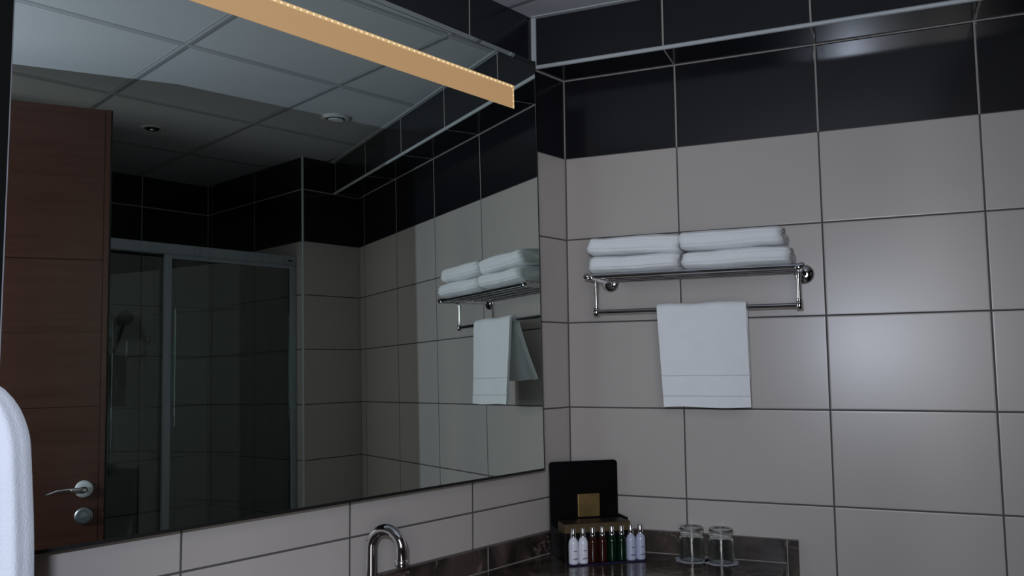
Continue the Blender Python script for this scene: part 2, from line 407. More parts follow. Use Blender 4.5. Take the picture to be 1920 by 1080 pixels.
# ================================================================== MIRROR
ML0, ML1, MZ0, MZ1, MZ2 = 0.219, 1.700, 0.0985, 1.2175, 1.233
MT = 0.013; n_m = (N * math.cos(MT) + EZ * math.sin(MT)).normalized(); u_m = (EZ * math.cos(MT) - N * math.sin(MT)).normalized()
MO = W(0.0, 0.0713, 0.65)    # point on the mirror's front plane
def mz(z): return (z - 0.65) / math.cos(MT)
mir = empty('wall_mirror', W(0.89, 0.0, 0.1), 'large frameless wall mirror with a glowing amber light band, above the washbasin counter', 'mirror')
bm = bmesh.new(); box(bm, MO, T, n_m, u_m, ML0, ML1, -0.005, 0.0, mz(MZ0), mz(MZ1))
relative(obj('mirror_glass', bm, 'mirror', mir), mir)
bm = bmesh.new()   # bevelled strip along the top
vs = [MO + T * l + n_m * d + u_m * h for l in (ML0, ML1) for d, h in ((-0.0006, mz(MZ1 + 0.0018)), (-0.0030, mz(MZ2)), (-0.008, mz(MZ2)), (-0.008, mz(MZ1 + 0.0018)))]
vv = [bm.verts.new(v) for v in vs]
for f in ((0, 1, 2, 3), (4, 7, 6, 5), (0, 4, 5, 1), (1, 5, 6, 2), (2, 6, 7, 3), (3, 7, 4, 0)): bm.faces.new([vv[i] for i in f])
relative(obj('bevelled_edge', bm, 'mirror', mir), mir)
bm = bmesh.new()   # black groove under the bevel, black rim below the glass and down the sides
box(bm, MO, T, n_m, u_m, ML0, ML1, -0.006, -0.0012, mz(MZ1), mz(MZ1 + 0.0018))
box(bm, MO, T, n_m, u_m, ML0, ML1, -0.006, 0.001, mz(MZ0 - 0.006), mz(MZ0))
box(bm, MO, T, n_m, u_m, ML0 - 0.0025, ML0, -0.008, 0.0005, mz(MZ0 - 0.006), mz(MZ2))
box(bm, MO, T, n_m, u_m, ML1, ML1 + 0.0015, -0.008, 0.0005, mz(MZ0 - 0.006), mz(MZ2))
relative(obj('rim', bm, 'black', mir), mir)
bm = bmesh.new()   # box that carries the glass
box(bm, W(0, 0), T, N, EZ, ML0 + 0.0, ML1, 0.0, 0.0555, MZ0 + 0.0, MZ2 - 0.01)
relative(obj('backing_box', bm, 'black', mir), mir)
SZ0, SZ1, SL0 = 1.0735, 1.1385, 0.3125
strip = None
bm = bmesh.new(); box(bm, MO, T, n_m, u_m, SL0 + 0.006, ML1 - 0.02, 0.0, 0.0007, mz(SZ0), mz(SZ1 - 0.008))
strip = relative(obj('light_band', bm, 'strip', mir), mir)
strip['label'] = 'amber frosted light band'
bm = bmesh.new()
box(bm, MO, T, n_m, u_m, SL0, ML1 - 0.02, 0.0, 0.0007, mz(SZ1 - 0.008), mz(SZ1))
box(bm, MO, T, n_m, u_m, SL0, SL0 + 0.006, 0.0, 0.0007, mz(SZ0), mz(SZ1 - 0.008))
relative(obj('diode_track', bm, 'strip2', mir), mir)
bm = bmesh.new()
for k in range(76):
    l = SL0 + 0.010 + k * 0.0162
    lathe(bm, MO + T * l + n_m * 0.0006 + u_m * mz(SZ1 - 0.0045), n_m, [(0.0, 0.0009), (0.0020, 0.0008), (0.0027, 0.0003), (0.0027, 0.0)], 10)
for k in range(4):
    lathe(bm, MO + T * (SL0 + 0.0035) + n_m * 0.0006 + u_m * mz(SZ1 - 0.013 - k * 0.0155), n_m, [(0.0, 0.0009), (0.0017, 0.0008), (0.0022, 0.0003), (0.0022, 0.0)], 10)
o = relative(obj('diode_row', bm, 'diode', mir), mir)

# ================================================================== COUNTER
CT = -0.15
fc = [W(0, 0) , ]
def inter(l, dd):            # x = -something on wall B
    return l
bm = bmesh.new()
pts = [Vector((-0.001, -0.001, 0)), Vector((-0.001, -0.606, 0)), Vector((-0.52, -0.606, 0)), Vector((-0.66, -0.50, 0)), W(1.717, 0.55), W(1.717, 0.0)]
pts[0] = Vector((-0.001, 0.0, 0))
a = [bm.verts.new(Vector((p.x, p.y, Z0 + CT - 0.03))) for p in pts]; b = [bm.verts.new(Vector((p.x, p.y, Z0 + CT))) for p in pts]
bm.faces.new(a[::-1]); bm.faces.new(b)
for i in range(len(pts)):
    j = (i + 1) % len(pts); bm.faces.new((a[i], a[j], b[j], b[i]))
bev(bm, 0.001, 1)
counter = obj('vanity_counter', bm, 'marble'); tag(counter, 'polished dark brown marble worktop with pale veins, below the mirror', 'worktop')
bm = bmesh.new()   # apron below the front edge
ins = 0.02
pts = [Vector((p.x, p.y, 0)) for p in pts]
ap = [pts[1] + Vector((0, ins, 0)), pts[2] + Vector((0, ins, 0)), pts[3] + Vector((0, ins, 0)), pts[4] + N * -ins]
for p, q in zip(ap, ap[1:]):
    d = (q - p); ln = d.length; d.normalize(); box(bm, Vector((p.x, p.y, Z0)), d, Vector((-d.y, d.x, 0)), EZ, 0, ln, -0.02, 0.0, CT - 0.20, CT - 0.03)
relative(obj('apron', bm, 'marble', counter), counter)
# upstands: one against each wall, with a pale joint
def upstand(name, label, segs, joint):
    root = None
    bm = bmesh.new()
    for args in segs: box(bm, *args)
    bev(bm, 0.0012, 1)
    r = obj(name, bm, 'marble2'); tag(r, label, 'upstand', 'marble upstands round the counter')
    bm = bmesh.new()
    for args in joint: box(bm, *args)
    obj('sealant_joint', bm, 'grout', r); return r
A0 = W(0, 0)
upstand('marble_upstand', 'dark brown marble upstand along the wall under the mirror',
        [(A0, T, N, EZ, 0.02, 0.381, 0.0, 0.02, CT, -0.0915), (A0, T, N, EZ, 0.3825, 1.717, 0.0, 0.02, CT, -0.0915)],
        [(A0, T, N, EZ, 0.381, 0.3825, 0.0, 0.0198, CT, -0.092), (A0, T, N, EZ, 0.02, 1.717, 0.02, 0.0216, CT + 0.0002, CT + 0.0016)])
BY = Vector((0, -1, 0)); B0 = XY(0, 0)
upstand('marble_upstand', 'dark brown marble upstand behind the two glasses, with an end piece running down the wall',
        [(B0, -EX, BY, EZ, 0.0, 0.02, 0.0, 0.607, CT, -0.0905), (B0, -EX, BY, EZ, 0.0, 0.022, 0.6095, 0.636, -0.62, -0.0905)],
        [(B0, -EX, BY, EZ, 0.0, 0.0195, 0.607, 0.6095, -0.62, -0.0905), (B0, -EX, BY, EZ, 0.02, 0.0216, 0.02, 0.606, CT + 0.0002, CT + 0.0016)])

# ================================================================== FAUCET
fa = empty('basin_faucet', W(0.815, 0.075, CT), 'chrome gooseneck basin faucet with a high curved spout, standing below the mirror', 'faucet')
bm = bmesh.new(); R_ = 0.0395; top = -0.010 ; cL = 0.815
sd = (N * 0.97 + T * -0.24).normalized()
base = W(cL, 0.075, CT)
path = [base + EZ * 0.0, base + EZ * 0.03, base + EZ * 0.07, base + EZ * (top - CT)]
for k in range(1, 25):
    a = math.pi * k / 24; path.append(base + EZ * (top - CT + R_ * math.sin(a)) + sd * (R_ * (1 - math.cos(a))))
path.append(path[-1] - EZ * 0.012); path.append(path[-1] - EZ * 0.012)
tube(bm, path, 0.0122, 28)
relative(obj('spout', bm, 'chrome', fa, smooth=True, auto=50), fa)
bm = bmesh.new(); e = path[-1]
lathe(bm, e - EZ * 0.009, EZ, [(0.0, 0.002), (0.010, 0.002), (0.0105, 0.0), (0.0135, 0.0), (0.0140, 0.003), (0.0140, 0.012), (0.0125, 0.014)], 28)
relative(obj('aerator', bm, 'chrome', fa, smooth=True, auto=40), fa)
bm = bmesh.new(); lathe(bm, base, EZ, [(0.0, 0.0), (0.027, 0.0), (0.027, 0.004), (0.024, 0.012), (0.0185, 0.018), (0.0185, 0.05), (0.0135, 0.056), (0.012, 0.058)], 28)
relative(obj('base', bm, 'chrome', fa, smooth=True, auto=40), fa)
bm = bmesh.new(); tube(bm, [base + EZ * 0.035 + T * 0.015, base + EZ * 0.04 + T * 0.05, base + EZ * 0.055 + T * 0.075], [0.008, 0.006, 0.0045], 14)
relative(obj('lever', bm, 'chrome', fa, smooth=True, auto=40), fa)

# ================================================================== TOWEL RACK
RZ = 0.612; RO = 0.20; RY0, RY1 = -0.125, -0.685
rk = empty('towel_rack', XY(0, -0.405, 0.5), 'chrome wall rack with a barred shelf and a lower rail, holding white towels', 'rack')
def rackpart(name, fn, smooth=True, auto=40, mt='chrome'):
    bm = bmesh.new(); fn(bm); return relative(obj(name, bm, mt, rk, smooth=smooth, auto=auto), rk)
YA, YB_ = -0.137, -0.677
def fl(y):
    def f(bm): lathe(bm, XY(0, y, RZ), -EX, [(0.0, 0.0), (0.0268, 0.0), (0.0268, 0.004), (0.0252, 0.0085), (0.0215, 0.012), (0.015, 0.0145), (0.010, 0.016), (0.0, 0.016)], 32)
    return f
for y in (YA, YB_): rackpart('wall_flange', fl(y))
for y in (YA, YB_):
    rackpart('side_arm', lambda bm, y=y: (tube(bm, [XY(-0.02, y, RZ), XY(-RO, y, RZ)], 0.0072, 16), lathe(bm, XY(-RO, y, RZ), -EX, [(0.0072, 0.0), (0.0072, 0.002), (0.0, 0.006)], 16)))
for k, off in enumerate((RO - 0.004, 0.160, 0.118, 0.076, 0.036)):
    r = 0.0062 if k == 0 else 0.0042
    def f(bm, off=off, r=r, k=k):
        y0, y1 = (RY0, RY1) if k == 0 else (YA + 0.004, YB_ - 0.004)
        tube(bm, [XY(-off, y0, RZ + 0.004), XY(-off, y1, RZ + 0.004)], r, 14)
        if k == 0:
            for yy, s in ((y0, 1), (y1, -1)): lathe(bm, XY(-off, yy - s * 0.004, RZ + 0.004), Vector((0, s, 0)), [(0.0, 0), (0.0085, 0.0), (0.0085, 0.008), (0.006, 0.0105), (0.0, 0.011)], 18)
    rackpart('shelf_bar', f)
HO = 0.13
for y in (YA + 0.006, YB_ + 0.006):
    def f(bm, y=y):
        tube(bm, [XY(-HO, y, RZ), XY(-HO, y, 0.526)], 0.0058, 14)
        lathe(bm, XY(-HO, y, RZ - 0.012), -EZ, [(0.0058, 0), (0.0078, 0.0), (0.0078, 0.008), (0.0058, 0.009)], 16)
    rackpart('hanger', f)
for y in (YA + 0.006, YB_ + 0.006):
    rackpart('elbow', lambda bm, y=y: lathe(bm, XY(-HO, y, 0.511), EZ, [(0.0, 0.0), (0.0068, 0.0), (0.0082, 0.002), (0.0082, 0.018), (0.0068, 0.0205), (0.0082, 0.0215), (0.0082, 0.026), (0.0058, 0.028)], 18))
rackpart('rail', lambda bm: tube(bm, [XY(-HO, YA + 0.006, 0.522), XY(-HO, YB_ + 0.006, 0.522)], 0.0062, 16))

# ================================================================== FOLDED TOWELS
def nz3(p, s): return noise.noise(Vector(p) * s)
def folded_towel(label, yc, zc_, ln, dep, ht, xo, seed, tilt=0.0):
    """lies with its rounded fold towards the room; local: a along y, b along x, z up"""
    o_ = XY(-xo, yc, zc_); na, nr = 60, 72; bm = bmesh.new(); rings = []
    random.seed(seed)
    for i in range(na + 1):
        s = i / na; a = (s - 0.5) * ln; e = min(1.0, min(s, 1 - s) * na / 5.0); shr = 0.90 + 0.10 * math.sqrt(1 - (1 - e) ** 2)
        ring = []
        for k in range(nr):
            th = 2 * math.pi * k / nr; c, s_ = math.cos(th), math.sin(th)
            ex = 0.42
            bx = math.copysign(abs(c) ** ex, c) * dep / 2; bz = math.copysign(abs(s_) ** 0.62, s_) * ht / 2
            # folds of cloth show as grooves along the front
            gz = bz / ht
            gr = 0.0
            if c > 0.3:
                for g0 in (-0.02, 0.22, -0.24):
                    gr -= (0.0036 if g0 == -0.02 else 0.0016) * math.exp(-((gz - g0 + 0.03 * nz3((a * 9, seed, g0), 1)) / 0.035) ** 2)
            p = Vector((a * 7, bx * 7, bz * 14 + seed))
            dn = 0.0075 * nz3(p, 0.8) + 0.0034 * nz3(p, 2.3) + 0.0012 * nz3(p, 6)
            rr_ = 1 + (dn + gr) / (ht / 2) * 0.55
            sag = -0.0018 * math.cos(s * math.pi * 2 + seed)
            ring.append(bm.verts.new(o_ + Vector((-(bx * (1 + gr * 6) * shr + (gr + dn) * 0.9 * (c > 0)), a + 0.011 * nz3((bx * 9, bz * 26, seed), 1) * (1 - e * 0.7), bz * shr * rr_ + ht / 2 + sag * 0.6 + tilt * a))))
        rings.append(ring)
    for r0, r1 in zip(rings, rings[1:]):
        for k in range(nr): bm.faces.new((r0[k], r0[(k + 1) % nr], r1[(k + 1) % nr], r1[k]))
    # ends: layered folds, pushed in and out
    for side, ring in ((-1, rings[0]), (1, rings[-1])):
        prev = ring; cen = sum((v.co for v in ring), Vector()) / nr
        for q, (f_, push) in enumerate(((0.90, 0.006), (0.80, -0.001), (0.66, 0.005), (0.52, -0.002), (0.36, 0.004), (0.18, 0.001))):
            cur = []
            for k, v in enumerate(ring):
                p = cen + (v.co - cen) * f_
                p.y += side * (push + 0.003 * nz3((p.x * 30, p.z * 60, seed + q), 1)); cur.append(bm.verts.new(p))
            for k in range(nr): bm.faces.new((prev[k], prev[(k + 1) % nr], cur[(k + 1) % nr], cur[k]))
            prev = cur
        bm.faces.new(prev)
    o = obj('folded_towel', bm, 'terry', smooth=True)
    # shift the origin to the towel's own base
    o.data.transform(Matrix.Translation(-o_)); o.location = o_
    tag(o, label, 'towel', 'folded towels on the rack'); return o
ZS = RZ + 0.0105
TD, TX = 0.200, 0.124
folded_towel('white folded towel on the rack, left stack, underneath', -0.258, ZS, 0.236, TD, 0.046, TX, 3)
folded_towel('white folded towel on the rack, left stack, on top', -0.256, ZS + 0.0460, 0.243, TD - 0.004, 0.054, TX - 0.002, 8, 0.03)
folded_towel('white folded towel on the rack, right stack, underneath', -0.524, ZS, 0.262, TD, 0.047, TX, 14)
folded_towel('white folded towel on the rack, right stack, on top', -0.512, ZS + 0.0470, 0.250, TD - 0.004, 0.052, TX + 0.001, 21, 0.0)

# ================================================================== HANGING TOWEL
def hanging_towel():
    y0, y1 = -0.306, -0.540; th = 0.0055; zb_f, zb_b = 0.262, 0.335; zr = 0.522; rr_ = 0.0105
    root = empty('hanging_towel', XY(-HO, -0.42, 0.262), 'white towel hanging over the lower rail of the chrome rack', 'towel')
    nf, nb, na, ny = 44, 30, 12, 46
    path = []
    for i in range(nf): s = i / nf; path.append((-HO - rr_ - 0.010 * (1 - s) ** 1.0, zb_f + (zr - zb_f) * s, 1 - s, 'f'))
    for i in range(na + 1): a = math.pi * i / na; path.append((-HO - rr_ * math.cos(a), zr + rr_ * math.sin(a) * 0.95, 0.0, 't'))
    for i in range(1, nb + 1): s = i / nb; path.append((-HO + rr_ + 0.060 * s ** 1.15, zr - (zr - zb_b) * s, s, 'b'))
    def build(bm, lay, off, ya, yb, trim=0.0):
        g = []
        for j in range(ny + 1):
            v = j / ny; row = []
            for i, (px, pz, dn, kind) in enumerate(path):
                pl = path[max(i - 1, 0)]; pr = path[min(i + 1, len(path) - 1)]
                tx, tz = pr[0] - pl[0], pr[1] - pl[1]; l_ = math.hypot(tx, tz); nx, nz_ = -tz / l_, tx / l_
                y = ya + (yb - ya) * v
                if kind == 'f': y -= 0.016 * dn * (1 - v) + 0.006 * dn * v
                if kind == 'b': y += 0.004 * dn
                fold = 0.0030 * math.sin(v * 9.5 + 0.8 + lay) * (0.25 + dn) + 0.0022 * nz3((y * 14, pz * 5, 3.1), 1) + 0.0010 * nz3((y * 40, pz * 30, 9), 1)
                d = off + fold
                zz = pz
                if i == 0 or i == len(path) - 1: zz += 0.0015 * math.sin(v * 7 + lay)
                row.append(Vector((px + nx * d, y, zz + nz_ * d)))
            g.append(row)
        return g
    def shell(g0, g1):
        bm = bmesh.new(); A = [[bm.verts.new(p + EZ * Z0) for p in r] for r in g0]; B = [[bm.verts.new(p + EZ * Z0) for p in r] for r in g1]
        n, k = len(A), len(A[0])
        for i in range(n - 1):
            for j in range(k - 1):
                bm.faces.new((A[i][j], A[i][j + 1], A[i + 1][j + 1], A[i + 1][j])); bm.faces.new((B[i][j], B[i + 1][j], B[i + 1][j + 1], B[i][j + 1]))
        for i in range(n - 1):
            bm.faces.new((A[i][0], A[i + 1][0], B[i + 1][0], B[i][0])); bm.faces.new((A[i][-1], B[i][-1], B[i + 1][-1], A[i + 1][-1]))
        for j in range(k - 1):
            bm.faces.new((A[0][j], B[0][j], B[0][j + 1], A[0][j + 1])); bm.faces.new((A[-1][j], A[-1][j + 1], B[-1][j + 1], B[-1][j]))
        return bm
    relative(obj('outer_layer', shell(build(None, 0, th * 0.05, y0, y1), build(None, 0, th * 1.2, y0, y1)), 'terry', root, smooth=True, auto=60), root)
    relative(obj('inner_layer', shell(build(None, 0.3, -th * 0.85, y0 - 0.004, y1 + 0.003), build(None, 0.3, -th * 0.02, y0 - 0.004, y1 + 0.003)), 'terry', root, smooth=True, auto=60), root)
    # flat woven borders near the front hem
    for zt_ in (0.3435, 0.290):
        bm = bmesh.new(); A = []; B = []
        for j in range(ny + 1):
            v = j / ny; y = y0 + (y1 - y0) * v; s = (zt_ - zb_f) / (zr - zb_f); dn = 1 - s
            y -= 0.016 * dn * (1 - v) + 0.006 * dn * v
            px = -HO - rr_ - 0.010 * (1 - s)
            fold = 0.0030 * math.sin(v * 9.5 + 0.8) * (0.25 + dn) + 0.0022 * nz3((y * 14, zt_ * 5, 3.1), 1) + 0.0010 * nz3((y * 40, zt_ * 30, 9), 1)
            d = th * 1.2 + fold + 0.0004
            A.append(bm.verts.new(XY(px - d, y, zt_))); B.append(bm.verts.new(XY(px - d - 0.0003, y, zt_ + 0.0012))); 
        Cc = [bm.verts.new(v.co + EZ * 0.0026) for v in A]
        for j in range(ny): bm.faces.new((A[j], A[j + 1], B[j + 1], B[j])); bm.faces.new((B[j], B[j + 1], Cc[j + 1], Cc[j])); bm.faces.new((A[j], Cc[j], Cc[j + 1], A[j + 1]))
        relative(obj('woven_border', bm, 'hem', root, smooth=True), root)
hanging_towel()

# ================================================================== BATH TOWEL in the left foreground
def bath_towel():
    root_p = W(1.775, 0.588, -0.62)
    bm = bmesh.new(); rings = []; nz_n, nr = 110, 120
    for i in range(nz_n + 1):
        s = i / nz_n; z = 0.3815 - s * 1.0
        e = min(1.0, s / 0.075); cap = math.sqrt(max(0.0, 1 - (1 - e) ** 2))
        hw = 0.004 + 0.066 * cap ** 0.9 + 0.010 * min(1, max(0, s - 0.05) * 4); hd = 0.003 + 0.0215 * cap + 0.006 * min(1, s * 3)
        ring = []
        for k in range(nr):
            th = 2 * math.pi * k / nr; c, s_ = math.cos(th), math.sin(th)
            f = 1 + 0.10 * cap * math.sin(c * 9 + 0.6 + s * 1.5) + 0.05 * math.sin(c * 21 + s * 4) * cap + 0.10 * nz3((c * 2.2, s_ * 2, z * 3.2), 1) * cap
            ax = abs(c) ** 0.75 * (1 if c > 0 else -1)
            ring.append(bm.verts.new(W(1.768 + hw * ax + 0.003 * nz3((0, 3, z * 7), 1) * cap, 0.5885 + hd * (1 + s_ * f * (1 if s_ > 0 else 0.98 / f)), z)))
        rings.append(ring)
    for a, b in zip(rings, rings[1:]):
        for k in range(nr): bm.faces.new((a[k], a[(k + 1) % nr], b[(k + 1) % nr], b[k]))
    bm.faces.new(rings[0][::-1]); bm.faces.new(rings[-1])
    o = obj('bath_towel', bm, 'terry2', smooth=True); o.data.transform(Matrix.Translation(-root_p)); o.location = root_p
    tag(o, 'large white bath towel hanging close by at the left edge of the picture', 'towel')
bath_towel()

# ================================================================== AMENITY HOLDER
HF = Vector((-0.2315, -0.063, 0)); HU = Vector((0.605, -0.796, 0)).normalized(); HV = Vector((0.796, 0.605, 0)).normalized()
am = empty('amenity_holder', Vector((HF.x, HF.y, Z0 + CT)), 'black stand with a tall back panel and gold plaque, holding small bottles in the corner', 'stand')
AO = Vector((HF.x, HF.y, Z0 + CT)); HW = 0.186
def ampart(name, bm, mt, parent=am, **k): return relative(obj(name, bm, mt, parent, **k), am) if parent is am else obj(name, bm, mt, parent, **k)
bm = bmesh.new(); box(bm, AO, HU, HV, EZ, 0.0, HW, 0.0, 0.100, 0.0, 0.078); bev(bm, 0.0015, 2)
ampart('base_box', bm, 'acrylic')
bm = bmesh.new(); box(bm, AO, HU, HV, EZ, 0.0, HW, 0.0, 0.062, 0.078, 0.1015); bev(bm, 0.001, 1)
ampart('gold_tray', bm, 'goldd')
bm = bmesh.new(); box(bm, AO, HU, HV, EZ, 0.0005, HW - 0.0005, 0.0005, 0.0615, 0.1015, 0.1025)
ampart('tray_lid', bm, 'lid')
# back panel with rounded top corners
bm = bmesh.new(); PW0, PW1, PH, rc = -0.011, 0.188, 0.2565, 0.010
out = [(PW0, 0.0), (PW1, 0.0)]
out += [(PW1 - rc + rc * math.cos(a), PH - rc + rc * math.sin(a)) for a in [math.pi / 2 * i / 8 for i in range(9)]]
out += [(PW0 + rc - rc * math.sin(a), PH - rc + rc * math.cos(a)) for a in [math.pi / 2 * i / 8 for i in range(9)]]
f0 = [bm.verts.new(AO + HU * u + HV * 0.094 + EZ * z) for u, z in out]; f1 = [bm.verts.new(AO + HU * u + HV * 0.104 + EZ * z) for u, z in out]
bm.faces.new(f0[::-1]); bm.faces.new(f1)
for i in range(len(out)): j = (i + 1) % len(out); bm.faces.new((f0[i], f0[j], f1[j], f1[i]))
ampart('back_panel', bm, 'acrylic')
bm = bmesh.new(); box(bm, AO, HU, HV, EZ, 0.068, 0.132, 0.088, 0.094, 0.1030, 0.1660); bev(bm, 0.0015, 2)
pq = ampart('plaque', bm, 'gold')
bm = bmesh.new(); random.seed(5)     # engraved word too small to read
x = 0.080
while x < 0.119:
    h_ = random.choice((0.0022, 0.003, 0.0036)); box(bm, AO, HU, HV, EZ, x, x + 0.0014, 0.0875, 0.088, 0.1335, 0.1335 + h_); x += 0.0026
relative(obj('engraving', bm, 'inkg', pq), am)
bm = bmesh.new(); box(bm, AO, HU, HV, EZ, 0.003, HW + 0.028, -0.032, -0.001, 0.0, 0.0035); bev(bm, 0.001, 1)
ampart('bottle_ledge', bm, 'base_plum')
bm = bmesh.new(); box(bm, AO, HU, HV, EZ, HW, HW + 0.006, 0.03, 0.10, 0.0, 0.107); bev(bm, 0.001, 1)
ampart('side_plate', bm, 'acrylic')

def bottle(kind, label, u, grp, dv=0.0, first=None):
    p = AO + HU * u - HV * (0.0165 + dv) + EZ * 0.0035
    if first is not None:
        r = first.copy(); C.objects.link(r); r.location = p; r['label'] = label
        for ch in list(first.children):
            c = ch.copy(); C.objects.link(c); c.parent = r
        return r
    r = empty('toiletry_bottle', p, label, 'bottle', grp)
    O = Vector((0, 0, 0))
    bm = bmesh.new(); s = 1.0
    lathe(bm, O, EZ, [(0.0, 0.0), (0.0112, 0.0), (0.0128, 0.0016), (0.0131, 0.004), (0.0131, 0.048), (0.0128, 0.054), (0.0115, 0.0595), (0.0088, 0.0645), (0.0072, 0.0665), (0.0068, 0.0695), (0.0, 0.0695)], 28)
    obj('bottle_body', bm, kind, r, smooth=True, auto=50)
    bm = bmesh.new()
    lathe(bm, O, EZ, [(0.0, 0.0685), (0.0078, 0.0685), (0.0078, 0.072), (0.0074, 0.0725), (0.0066, 0.088), (0.0062, 0.0905), (0.0052, 0.0922), (0.0, 0.0925)], 24)
    obj('cap', bm, 'chrome', r, smooth=True, auto=50)
    # two short lines of print, wrapped on the front
    bm = bmesh.new(); random.seed(len(grp) + 2)
    face = math.atan2(-HV.y, -HV.x)
    for zz, wd, hh in ((0.033, 0.75, 0.0030), (0.0125, 1.05, 0.0045)):
        a0 = face - wd / 2 + 0.12
        while a0 < face + wd / 2 + 0.12:
            h_ = hh * random.choice((0.7, 1.0, 1.0)); aw = 0.075
            q = []
            for aa, z in ((a0, zz), (a0 + aw, zz), (a0 + aw, zz + h_), (a0, zz + h_)):
                q.append(bm.verts.new(Vector((math.cos(aa) * 0.01325, math.sin(aa) * 0.01325, z))))
            bm.faces.new(q); a0 += 0.115
    if kind in ('white_plastic', 'lilac_plastic'): obj('print', bm, 'ink', r)
    else: bm.free()
    return r
g4 = 'small toiletry bottles in front of the black stand'
du = 0.0272; u0 = 0.0175
b1 = bottle('white_plastic', 'small white bottle at the left end of the row by the black stand', u0, g4, 0.002)
bottle(None, 'small white bottle second from the left, beside the amber ones', u0 + du * 1, g4, 0.001, b1)
b3 = bottle('amber', 'small amber bottle next to the white ones', u0 + du * 2, g4)
bottle(None, 'small amber bottle next to the green ones', u0 + du * 3, g4, 0, b3)
b5 = bottle('green', 'small green bottle next to the amber ones', u0 + du * 4, g4)
bottle(None, 'small green bottle next to the pale lilac ones', u0 + du * 5, g4, 0, b5)
b7 = bottle('lilac_plastic', 'small pale lilac bottle beside the green ones', u0 + du * 6, g4)
bottle(None, 'small pale lilac bottle at the right end of the row', u0 + du * 7, g4, 0, b7)

# ================================================================== GLASSES ON PAPER MATS
def tumbler(x, y, label, mlabel, rot):
    o_ = XY(x, y, CT)
    bm = bmesh.new(); R8 = 0.047
    pts8 = [(math.cos(math.pi / 4 * k + rot + math.pi / 8) * R8, math.sin(math.pi / 4 * k + rot + math.pi / 8) * R8) for k in range(8)]
    lo = [bm.verts.new((a, b, 0.0)) for a, b in pts8]; hi = [bm.verts.new((a, b, 0.0012)) for a, b in pts8]
    bm.faces.new(lo[::-1]); bm.faces.new(hi)
    for i in range(8): bm.faces.new((lo[i], lo[(i + 1) % 8], hi[(i + 1) % 8], hi[i]))
    mt_ = obj('paper_mat', bm, 'paper'); mt_.location = o_; tag(mt_, mlabel, 'mat', 'paper mats under the glasses')
    bm = bmesh.new()
    # upside down: mouth on the mat, thick base at the top
    lathe(bm, Vector((0, 0, 0)), EZ, [(0.0320, 0.0), (0.0335, 0.0008), (0.0338, 0.004), (0.0325, 0.045), (0.0318, 0.068), (0.0322, 0.0715), (0.0318, 0.0745), (0.0328, 0.078), (0.0326, 0.0835), (0.0308, 0.0862), (0.026, 0.0855), (0.018, 0.0832), (0.0, 0.0825),], 48)
    lathe(bm, Vector((0, 0, 0)), EZ, [(0.0320, 0.0), (0.0316, 0.004), (0.0303, 0.045), (0.0296, 0.062), (0.0275, 0.0685), (0.020, 0.0715), (0.0, 0.0725)], 48)
    bmesh.ops.remove_doubles(bm, verts=bm.verts, dist=1e-6)
    t_ = obj('glass_tumbler', bm, 'glass', smooth=True, auto=60); t_.location = o_ + EZ * 0.0013
    tag(t_, label, 'glass', 'upturned glasses on the counter')
tumbler(-0.066, -0.366, 'clear upturned glass tumbler nearer the toiletry bottles', 'octagonal white paper mat under the glass nearer the bottles', 0.3)
tumbler(-0.066, -0.444, 'clear upturned glass tumbler nearer the end of the counter', 'octagonal white paper mat under the glass nearer the counter end', 0.1)

# ================================================================== DOOR LEAF (seen in the mirror)
DF = W(0.825, 1.37, 0); DU = Vector((-0.99774917, -0.06705671, 0)); DN = Vector((DU.y, -DU.x, 0))
if DN.dot(W(0.8, 0) - DF + EZ * 0) < 0: DN = -DN          # towards the mirror
dr = bpy.data.objects.new('door_1', None); C.objects.link(dr); dr.location = (DF.x, DF.y, 0.005); struct(dr)
DZ1 = 1.26; DB = FZ + 0.008; DW = 0.86
def dpart(name, bm, mt, parent=None, **k):
    o = obj(name, bm, mt, parent or dr, **k); o.data.transform(Matrix.Translation(-dr.location)); return o
bm = bmesh.new()
zs = [DB, 0.2945, 0.5295, 0.7600, DZ1]
box(bm, DF, DU, DN, EZ, 0.0, DW, -0.04, -0.0045, DB, DZ1)
box(bm, DF, DU, DN, EZ, 0.0, 0.015, -0.0045, 0.0, DB, DZ1)
for i in range(4): box(bm, DF, DU, DN, EZ, 0.0175, DW, -0.0045, 0.0, zs[i] + (0.002 if i else 0), zs[i + 1] - 0.002)
dpart('door_leaf', bm, 'wood')
bm = bmesh.new(); box(bm, DF, DU, DN, EZ, -0.006, 0.0, -0.04, -0.004, DB, DZ1); dpart('door_edge', bm, 'edge_shade')  # unlit edge of the leaf, its shade put into a near-black colour
HZ = 0.040
bm = bmesh.new(); lathe(bm, DF + DU * 0.056 + EZ * HZ, DN, [(0.0, 0.0), (0.0265, 0.0), (0.0265, 0.004), (0.0235, 0.0085), (0.016, 0.010), (0.0145, 0.0085), (0.0, 0.0085)], 36)
ro = dpart('rosette', bm, 'satin', smooth=True, auto=40)
bm = bmesh.new(); hc = DF + DU * 0.056 + EZ * HZ
tube(bm, [hc + DN * 0.008, hc + DN * 0.03, hc + DN * 0.040 + DU * 0.004, hc + DN * 0.045 + DU * 0.014, hc + DN * 0.046 + DU * 0.04 + EZ * 0.003, hc + DN * 0.046 + DU * 0.075 + EZ * 0.002, hc + DN * 0.043 + DU * 0.10 - EZ * 0.004, hc + DN * 0.040 + DU * 0.112 - EZ * 0.008],
     [0.010, 0.0105, 0.0105, 0.0095, 0.0075, 0.0055, 0.004, 0.003], 16)
dpart('door_handle', bm, 'chrome', smooth=True, auto=50)
kc = DF + DU * 0.056 - EZ * 0.042
